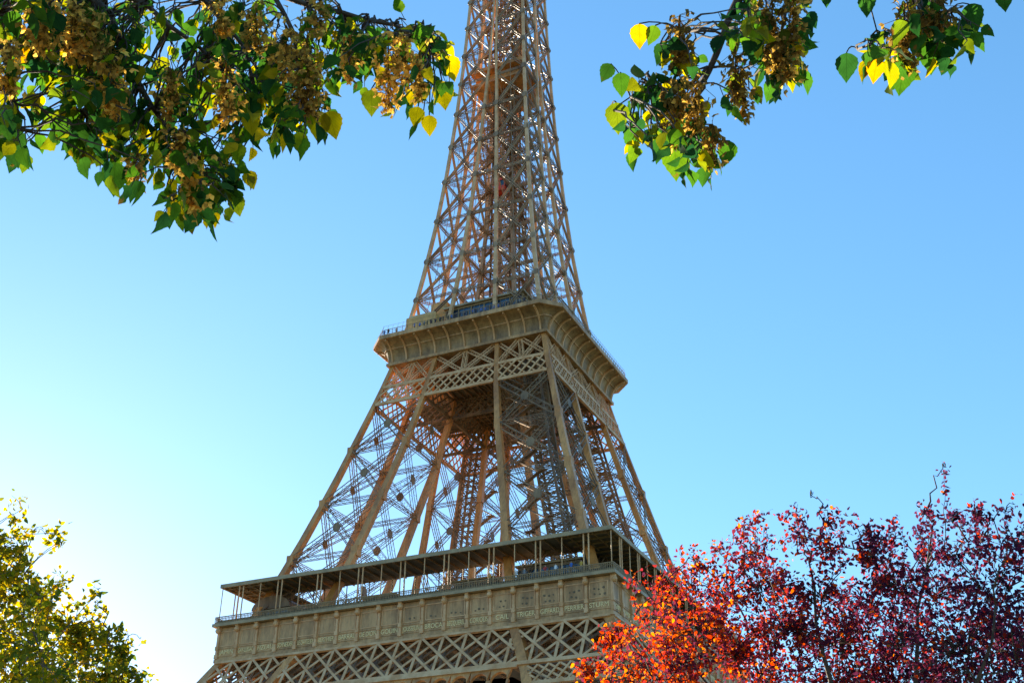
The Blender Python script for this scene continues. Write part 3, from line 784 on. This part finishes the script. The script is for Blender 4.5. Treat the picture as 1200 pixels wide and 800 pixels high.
# ------------------------------------------------------------------ foliage helpers
TL = [0, .05, .12, .2, .28, .36, .44, .52, .6, .68, .76, .84, .92, 1.]
HWID = [0, .22, .37, .46, .5, .5, .48, .44, .38, .31, .23, .145, .07, 0]
def add_leaf(mb, pos, d, n, L, W, tone, fold=.25, droop=.15, fine=True, bend=0, curl=0):
    d = d.normalized(); n = (n-d*n.dot(d))
    n = n.normalized() if n.length > 1e-4 else d.orthogonal().normalized()
    s = d.cross(n)
    idx = range(14) if fine else (0, 2, 5, 9, 13)
    i0 = len(mb.v); cnt = 0
    for j, q in enumerate(idx):
        t = TL[q]; h = HWID[q]*W*(1+(.09 if fine and j % 2 else 0))
        c = pos+d*(t*L)-n*(droop*t*t*L)+s*(bend*t*t*L)
        up = n*(h*(fold+curl*(math.sin(t*9+L*900)))); u2 = n*(h*(fold+curl*(math.sin(t*8+L*1700))))
        mb.v += [c-s*h+up, c, c+s*h+u2]; cnt += 3
        mb.uv += [(t, -h/W*2), (t, 0), (t, h/W*2)]
    mb.tone += [tone]*cnt
    m_ = len(idx)
    for j in range(m_-1):
        a = i0+j*3; mb.f += [(a, a+1, a+4, a+3), (a+1, a+2, a+5, a+4)]

def rvec(r): 
    while True:
        c = Vector((r.uniform(-1, 1), r.uniform(-1, 1), r.uniform(-1, 1)))
        if .01 < c.length < 1: return c.normalized()

def curve(p, q, sag, n=6, r=None, jit=0):
    out = []
    for k in range(n+1):
        t = k/n; c = p.lerp(q, t); c = c+Vector((0, 0, sag*4*t*(1-t)))
        if r and 0 < k < n: c += rvec(r)*jit
        out.append(c)
    return out

# ------------------------------------------------------------------ overhanging trees close to the camera
def hanging_tree(label, base, top, limbs, blobs, seeds, seed, density, specials=(), stone=(.45, .85), ltone=.42):
    r = random.Random(seed)
    root = empty('seed_tree', base, label, 'tree')
    inv = Vector(base)
    wood = MB(); leaves = MB()
    trunk = MB(); pts = curve(Vector(base), top, 0, 6, r, .05); trunk.tube([p-inv for p in pts], [.16-.012*k for k in range(7)], 10); trunk.build('trunk', BARK, root, True)
    allp = []
    for pl, r0_, r1_ in limbs:
        P = [top if isinstance(p, str) else at(*p) for p in pl]
        fine_ = []
        for a, b in zip(P, P[1:]):
            n_ = max(2, int((b-a).length/.12))
            for k in range(n_): fine_.append(a.lerp(b, k/n_)+rvec(r)*.006)
        fine_.append(P[-1])
        N = len(fine_); wood.tube([p-inv for p in fine_], [r0_+(r1_-r0_)*k/(N-1) for k in range(N)], 6)
        allp += fine_
    def nearest(p): return min(allp, key=lambda c: (c-p).length_squared)
    down = Vector((0, 0, -1))
    def shoot(p, nl, tonef):
        a = nearest(p+Vector((0, 0, .12)))
        tw = curve(a, p, .03, 5, r, .012)
        wood.tube([c-inv for c in tw], [.005-.0006*k for k in range(6)], 4)
        axis = (tw[-1]-tw[-3]).normalized()
        for k in range(nl):
            c = tw[-1].lerp(tw[-3], r.random()*.9) if k else tw[-1]
            d = (rvec(r)*.8+axis*.4+down*r.uniform(.5, 1.3)).normalized()
            ped = c+d*r.uniform(.02, .05)
            wood.box(c-inv, ped-inv, .002, .002)
            L = r.uniform(.048, .088)
            add_leaf(leaves, ped-inv, d, rvec(r)+(CAM-ped).normalized()*.35, L, L*r.uniform(.55, .72), tonef(), r.uniform(.05, .5), r.uniform(-.1, .45), bend=r.uniform(-.18, .18), curl=r.uniform(0, .3))
    tone = lambda: min(1, max(0, r.gauss(ltone, .2))) if r.random() < .48+ltone*.72 else r.uniform(.66, .9)
    for (x, y, rx, ry, dist) in blobs:
        for _ in range(max(1, int(density*rx*ry/100))):
            while True:
                a, b = r.uniform(-1, 1), r.uniform(-1, 1)
                if a*a+b*b < 1: break
            shoot(at(x+a*rx, y+b*ry, dist+r.gauss(0, .28)), r.choice((2, 3, 3, 4)), tone)
    for (x, y, dist, L, tn, ang) in specials:
        p = at(x, y, dist); d = (RX*math.sin(ang)-UY*math.cos(ang)); a = nearest(p)
        wood.tube([c-inv for c in curve(a, p, .02, 4)], .0025, 4)
        add_leaf(leaves, p-inv, d+F*.15, -F+rvec(r)*.3, L, L*.72, tn, .12, .1)
    wood.build('limbs', BARK, root, True)
    leaves.build('foliage', LEAF, root, True)
    for (x, y, hw_, hh, dist) in seeds:
        sm = MB(); top_ = at(x, y-hh, dist-.2); bot = at(x, y+hh, dist-.2); a = nearest(top_)
        sm.tube([c-inv for c in curve(a, top_, .02, 3)]+[bot-inv], [.003, .003, .003, .003, .0012], 4)
        sm.uv = []; 
        base_n = len(sm.v); sm.tone = [.1]*base_n
        wpx = hw_*.72/FPX*dist
        n_ = int(hw_*hh*.115)+18
        tn0 = r.uniform(*stone)
        for _ in range(n_):
            t = r.random()**.8; ax = top_.lerp(bot, t); c = ax+Vector((r.gauss(0, .55), r.gauss(0, .55), r.gauss(0, .35)))*wpx*(1-.4*t)
            k0 = len(sm.v); sm.box(ax-inv+Vector((0, 0, .02)), c-inv, .0012, .0012); sm.tone += [.25]*(len(sm.v)-k0)
            d = (down*.8+rvec(r)*1.0).normalized(); nn = rvec(r); s_ = d.cross(nn).normalized(); L = r.uniform(.018, .031)
            for sg in (-1, 1):
                dd = (d+s_*sg*.5).normalized(); i0 = len(sm.v)
                e = dd.cross(nn).normalized()*L*.3
                sm.v += [c-inv, c+dd*L*.5+e-inv, c+dd*L-inv, c+dd*L*.5-e-inv, c+dd*L*.2+nn*.004-inv]; tt = min(1, max(0, r.gauss(tn0, .28))); sm.tone += [tt]*5
                sm.f += [(i0, i0+1, i0+4), (i0+1, i0+2, i0+3, i0+4), (i0, i0+4, i0+3)]
        sm.build('seed_cluster', SEED, root)
    return root

D = 4.6
topL = at(-330, -260, 4.4)
baseL = (topL.x-.4, topL.y-.2, 0)
hanging_tree('leafy tree overhanging at top left with dark green leaves and many brown seed bunches', baseL, topL,
    [(['top', (-60, -70, 4.6), (80, -30, 4.7), (130, 20, 4.6), (150, 75, 4.55), (180, 125, 4.5), (205, 160, 4.5)], .032, .006),
     ([(80, -30, 4.7), (170, 5, 4.8), (230, 55, 4.75), (260, 80, 4.7)], .014, .005),
     ([(-60, -70, 4.6), (180, -60, 4.9), (320, -8, 4.9), (400, 16, 4.8), (460, 30, 4.75), (505, 55, 4.7)], .026, .004),
     ([(320, -8, 4.9), (345, 40, 4.8), (350, 90, 4.75), (355, 130, 4.7)], .01, .003),
     ([(-60, -70, 4.6), (-10, 20, 4.4), (15, 90, 4.3), (15, 150, 4.25)], .018, .004),
     ([(180, -60, 4.9), (240, 0, 5.0), (290, 60, 5.0), (300, 120, 4.9)], .014, .004),
     ([(130, 20, 4.6), (90, 70, 4.5), (95, 130, 4.45)], .009, .003),
     ([(180, 125, 4.5), (215, 190, 4.45), (230, 225, 4.4)], .006, .003)],
    [(30, 35, 60, 60, 4.6), (20, 130, 22, 50, 4.3), (90, 50, 50, 55, 4.7), (150, 30, 50, 45, 4.8), (120, 115, 50, 55, 4.5), (85, 150, 20, 20, 4.4), (150, 180, 35, 30, 4.45), (195, 120, 45, 45, 4.6),
     (230, 60, 35, 40, 4.8), (290, 70, 45, 60, 5.0), (280, 15, 35, 20, 5.0), (300, 135, 40, 30, 4.8), (350, 90, 45, 55, 4.75), (390, 55, 30, 30, 4.8), (375, 15, 20, 15, 4.8), (430, 60, 45, 35, 4.75), (440, 25, 25, 12, 4.75), (490, 45, 28, 30, 4.7),
     (515, 85, 20, 28, 4.65), (480, 105, 20, 16, 4.65), (225, 215, 40, 35, 4.45), (265, 190, 22, 30, 4.4), (345, 145, 40, 14, 4.7), (500, 130, 9, 12, 4.6), (210, 165, 30, 25, 4.5), (255, 235, 25, 14, 4.45)],
    [(48, 22, 30, 35, 4.4), (85, 30, 26, 40, 4.5), (10, 80, 22, 30, 4.3), (130, 95, 30, 40, 4.4), (160, 200, 14, 20, 4.35), (225, 215, 26, 34, 4.35), (210, 175, 20, 24, 4.4), (200, 110, 18, 28, 4.5), (265, 110, 24, 36, 4.6), (300, 30, 25, 28, 4.8),
     (360, 90, 34, 46, 4.6), (335, 60, 24, 30, 4.7), (455, 85, 24, 44, 4.55), (475, 70, 24, 28, 4.6), (492, 90, 12, 30, 4.55), (410, 70, 18, 26, 4.65), (375, 15, 18, 20, 4.7), (260, 15, 22, 24, 4.8), (110, 45, 24, 30, 4.5)],
    7, 1.8,
    [(12, 150, 4.2, .13, .35, 0.1), (3, 150, 4.2, .11, .62, -.2), (70, 135, 4.35, .1, .5, .1), (92, 165, 4.35, .1, .6, .3), (135, 190, 4.35, .12, .45, -.1), (375, 130, 4.6, .12, .8, -.1), (385, 130, 4.6, .11, .85, .25),
     (350, 155, 4.6, .09, .7, .1), (490, 125, 4.55, .08, .82, -.2), (503, 135, 4.55, .08, .85, 0), (518, 95, 4.6, .11, .85, .1), (525, 65, 4.6, .1, .9, .25), (435, 105, 4.55, .1, .75, 0), (220, 245, 4.35, .09, .7, .1), (275, 228, 4.35, .08, .72, .2), (290, 200, 4.35, .07, .86, .3)])

topR = at(1330, -330, 4.2)
baseR = (topR.x+.5, topR.y-.3, 0)
hanging_tree('leafy tree overhanging at top right with a bare dark twig and brown seed bunches', baseR, topR,
    [(['top', (1100, -130, 4.3), (900, -60, 4.4), (862, 2, 4.4), (848, 40, 4.38), (830, 85, 4.35), (818, 110, 4.32)], .028, .008),
     ([(900, -60, 4.4), (925, -10, 4.4), (915, 40, 4.4), (905, 80, 4.4)], .01, .003),
     ([(848, 40, 4.38), (825, 36, 4.35), (795, 35, 4.3)], .005, .003), ([(830, 80, 4.35), (800, 105, 4.3), (760, 100, 4.28), (715, 130, 4.25)], .006, .002),
     ([(832, 78, 4.35), (860, 80, 4.35), (875, 100, 4.35)], .005, .003), ([(818, 110, 4.32), (805, 140, 4.3), (815, 180, 4.3)], .006, .003),
     ([(1100, -130, 4.3), (1075, -30, 4.4), (1065, 20, 4.4), (1055, 60, 4.4)], .012, .004), ([(1065, 20, 4.4), (1030, 48, 4.38), (1005, 58, 4.36)], .004, .002), ([(1075, -30, 4.4), (1110, 15, 4.4), (1105, 50, 4.4)], .008, .003), ([(1100, -130, 4.3), (1160, -40, 4.4)], .008, .004)],
    [(790, 75, 22, 35, 4.35), (765, 105, 30, 20, 4.3), (745, 140, 22, 24, 4.25), (800, 150, 34, 30, 4.3), (815, 185, 30, 14, 4.25), (885, 25, 22, 35, 4.4), (915, 55, 28, 40, 4.42), (930, 15, 18, 20, 4.4), (865, 110, 16, 18, 4.35),
     (1075, 30, 34, 35, 4.4), (1110, 35, 30, 28, 4.4), (1050, 70, 22, 22, 4.38), (1025, 55, 12, 14, 4.36)],
    [(797, 48, 24, 30, 4.28), (905, 35, 30, 42, 4.35), (930, 20, 20, 26, 4.35), (920, 75, 26, 22, 4.32), (790, 135, 24, 34, 4.22), (815, 125, 22, 26, 4.25), (862, 85, 22, 30, 4.28), (872, 120, 14, 18, 4.28), (835, 170, 18, 24, 4.2), (1060, 42, 24, 38, 4.3), (1100, 15, 24, 20, 4.32)],
    21, 2.0,
    [(749, 28, 4.2, .085, .93, .05), (768, 30, 4.2, .07, .6, -.3), (716, 75, 4.2, .07, .4, -.5), (727, 85, 4.2, .085, .5, .1), (722, 120, 4.15, .11, .72, .1), (790, 165, 4.2, .14, .6, .1), (855, 165, 4.2, .09, .5, -.2), (740, 150, 4.2, .09, .45, .1), (992, 62, 4.3, .1, .3, .05), (1027, 68, 4.25, .085, 1., -.05), (1020, 58, 4.3, .09, .4, .2), (1060, 70, 4.3, .12, .5, -.1), (1090, 45, 4.3, .12, .45, .1), (1135, 5, 4.35, .1, .35, .4), (1128, 35, 4.3, .08, .45, .3), (1015, -8, 4.3, .08, .35, .1), (968, -12, 4.3, .06, .3, .1), (1175, -15, 4.3, .08, .4, .2)], (.05, .4), .3)  # lower seed and leaf tones: shade on this tree put into its colours

# ------------------------------------------------------------------ trees further off
def far_tree(name, label, base, trunk_h, stems, leafm, mult, lsize, seed, barkm, tr=.16, tonef=None, uprightness=.5, shoots=()):
    """stems: (tip point, spread, leaves) - each a limb grown from the trunk with side shoots carrying leaves"""
    r = random.Random(seed); root = empty(name, base, label, 'tree'); b = Vector(base)
    wood = MB(); lv = MB(); trunk = MB()
    fork = Vector((0, 0, trunk_h)); trunk.tube(curve(Vector((0, 0, -.1)), fork, 0, 5, r, .04), [tr, tr*.9, tr*.82, tr*.76, tr*.7, tr*.66], 9); trunk.build('trunk', barkm, root, True)
    tips = [t[0]-b for t in stems]; prim = []; paths = []
    for t in sorted(tips, key=lambda c: -c.z):                      # well spaced main limbs first
        if all((t-q).length > 1.5 for q in prim) and len(prim) < 9: prim.append(t)
    for t in prim:
        st = fork*r.uniform(.8, 1.0); mid = st.lerp(t, .45)+Vector((0, 0, .15))+rvec(r)*.25; top_ = mid.lerp(t, .75)
        path = [st]+[st.lerp(mid, q/4)+rvec(r)*.04 for q in (1, 2, 3)]+[mid.lerp(top_, q/5)+rvec(r)*.05 for q in range(6)]
        wood.tube(path, [tr*.26*(1-k/len(path))**1.2+.007 for k in range(len(path))], 6); paths += path[3:]
    for tip, spread, nl, up in sorted(stems, key=lambda q: q[0].z):
        tip = tip-b; nl = int(nl*mult)
        a = min(paths, key=lambda c: (c-tip).length_squared+max(0, c.z-tip.z)*3)
        path = curve(a, tip, .06, 6, r, .05)
        wood.tube(path, [.011-.0011*k for k in range(7)], 4); path = path[1:]
        paths += path[2:]
        path = [path[0]]*3+path
        ns = max(3, int(nl/22))
        for q in range(ns):
            s = tip+Vector((r.gauss(0, 1), r.gauss(0, 1), r.gauss(0, .9)))*spread*.62
            a = min(path[3:], key=lambda c: (c-s).length_squared)
            e = s+(Vector((0, 0, 1))*uprightness+rvec(r)*.7).normalized()*spread*r.uniform(.25, .5)*up
            tw = curve(a, s, .05, 3)+curve(s, e, 0, 3, r, .02)[1:]
            wood.tube(tw, [.006, .0055, .005, .0045, .004, .003, .002], 3)
            for k in range(nl//ns):
                t = r.random(); c = s.lerp(e, t)+rvec(r)*r.uniform(.02, .13+.06*spread)
                L = lsize*r.uniform(.65, 1.25); d = (rvec(r)+Vector((0, 0, -.35))).normalized()
                add_leaf(lv, c, d, rvec(r), L, L*r.uniform(.5, .7), tonef(r, c+b), r.uniform(0, .4), r.uniform(-.1, .3), fine=False)
    for top_, bot_ in shoots:                                       # slender new shoots with leaves set along them
        t_ = top_-b; a = bot_-b; q_ = min(paths, key=lambda c: (c-a).length_squared)
        pth = curve(q_, a, .03, 3)[:-1]+curve(a, t_, 0, 7, r, .025)
        wood.tube(pth, [.008-.0006*k for k in range(len(pth))], 3)
        for c0, c1 in zip(pth[3:], pth[4:]):
            for k in range(int(13*(c1-c0).length/.12)+1):
                c = c0.lerp(c1, r.random())+rvec(r)*r.uniform(.005, .07); L = lsize*r.uniform(.6, 1.1)
                if r.random() < .72: add_leaf(lv, c, (rvec(r)+Vector((0, 0, .1))).normalized(), rvec(r), L, L*r.uniform(.5, .7), tonef(r, c+b), r.uniform(0, .4), r.uniform(-.1, .3), fine=False)
    wood.build('limbs', barkm, root, True); lv.build('crown', leafm, root, True)
    return root

DG = 17.
gb = at(20, 1000, DG); gb = (gb.x, gb.y, 0); GB = Vector(gb)
st = []
for (x, y, s, nl) in ((-30, 640, .5, 500), (5, 640, .36, 420), (22, 665, .35, 380), (-20, 700, .6, 800), (30, 705, .4, 520), (50, 700, .22, 90), (-10, 760, .6, 900), (45, 760, .5, 750), (75, 735, .28, 300), (100, 730, .24, 240), (95, 765, .4, 600),
                      (125, 770, .3, 380), (145, 785, .2, 200), (125, 735, .16, 40), (150, 745, .1, 14), (10, 800, .6, 900), (70, 800, .5, 700), (130, 815, .4, 500), (38, 622, .1, 16), (-60, 680, .6, 500), (60, 850, .7, 600), (-20, 860, .8, 700), (130, 880, .5, 300), (155, 800, .12, 60), (115, 708, .08, 12)):
    st.append((at(x, y, DG+random.Random(x*7+y).gauss(0, .7)), s, nl, 1.))
far_tree('green_tree', 'backlit tree with small golden green leaves rising at the lower left', gb, 3.2, st, LEAF_GOLD, .95, .085, 4, BARK2, .2,
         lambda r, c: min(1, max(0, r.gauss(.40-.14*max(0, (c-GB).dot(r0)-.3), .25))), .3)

DR = 14.
rb = at(1010, 1000, DR); rb = (rb.x, rb.y, 0); RB = Vector(rb)
st = []; rr_ = random.Random(8)
SHOOTS = [(800, 640, 690), (812, 640, 690), (840, 632, 680), (852, 640, 690), (872, 603, 670), (884, 600, 665), (895, 615, 680), (933, 590, 650), (942, 600, 650), (968, 600, 660), (985, 612, 670), (1012, 615, 670), (1025, 620, 680), (1045, 615, 670), (1060, 618, 680), (1080, 590, 650), (1092, 596, 650), (1106, 545, 640), (1130, 600, 660), (1148, 596, 650), (1160, 605, 660), (1180, 596, 660), (1195, 610, 670), (775, 665, 710), (745, 672, 720), (720, 735, 780)]
for (x, y, s, nl) in ((812, 655, .2, 110), (845, 650, .16, 90), (800, 690, .25, 220), (880, 615, .12, 90), (882, 650, .2, 220), (935, 600, .1, 50), (937, 630, .16, 130), (972, 615, .12, 100), (975, 645, .22, 240), (1015, 625, .1, 60), (1020, 655, .22, 250), (1050, 630, .14, 110),
                      (1085, 600, .1, 60), (1090, 640, .22, 220), (1105, 548, .035, 8), (1145, 605, .16, 140), (1150, 635, .25, 300), (1178, 600, .08, 30), (1190, 640, .22, 220), (1112, 612, .14, 100), (950, 580, .02, 2),
                      (765, 690, .16, 90), (745, 680, .1, 40), (775, 730, .28, 330), (715, 760, .16, 130), (740, 790, .22, 260), (690, 790, .16, 130), (725, 742, .12, 90), (820, 740, .32, 420), (850, 700, .3, 380), (800, 780, .35, 500), (860, 770, .38, 600), (905, 690, .32, 430), (920, 740, .36, 560), (960, 700, .34, 480),
                      (985, 760, .4, 650), (1010, 700, .34, 480), (1050, 690, .34, 480), (1060, 750, .4, 650), (1100, 700, .34, 480), (1120, 760, .4, 650), (1150, 690, .34, 480), (1180, 750, .4, 620), (1215, 690, .4, 400), (1220, 780, .5, 500), (900, 800, .4, 600), (970, 810, .4, 600), (1040, 810, .4, 600), (1110, 815, .4, 600), (1180, 815, .4, 500),
                      (850, 860, .5, 500), (950, 880, .5, 500), (1100, 880, .6, 500)):
    st.append((at(x, y, DR+rr_.gauss(0, .8)), s, int(nl*(1.5 if y > 735 else 1.15 if y > 685 else .8)), 1.))
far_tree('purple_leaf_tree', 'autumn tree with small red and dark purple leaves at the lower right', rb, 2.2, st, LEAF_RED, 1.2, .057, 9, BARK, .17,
         lambda r, c: min(1, max(0, r.gauss(.68-.135*max(0, min(3.8, (c-RB).dot(r0)+2.3)), .24))), .9,  # leaf tone falls to the right: shade of that side painted into the leaves
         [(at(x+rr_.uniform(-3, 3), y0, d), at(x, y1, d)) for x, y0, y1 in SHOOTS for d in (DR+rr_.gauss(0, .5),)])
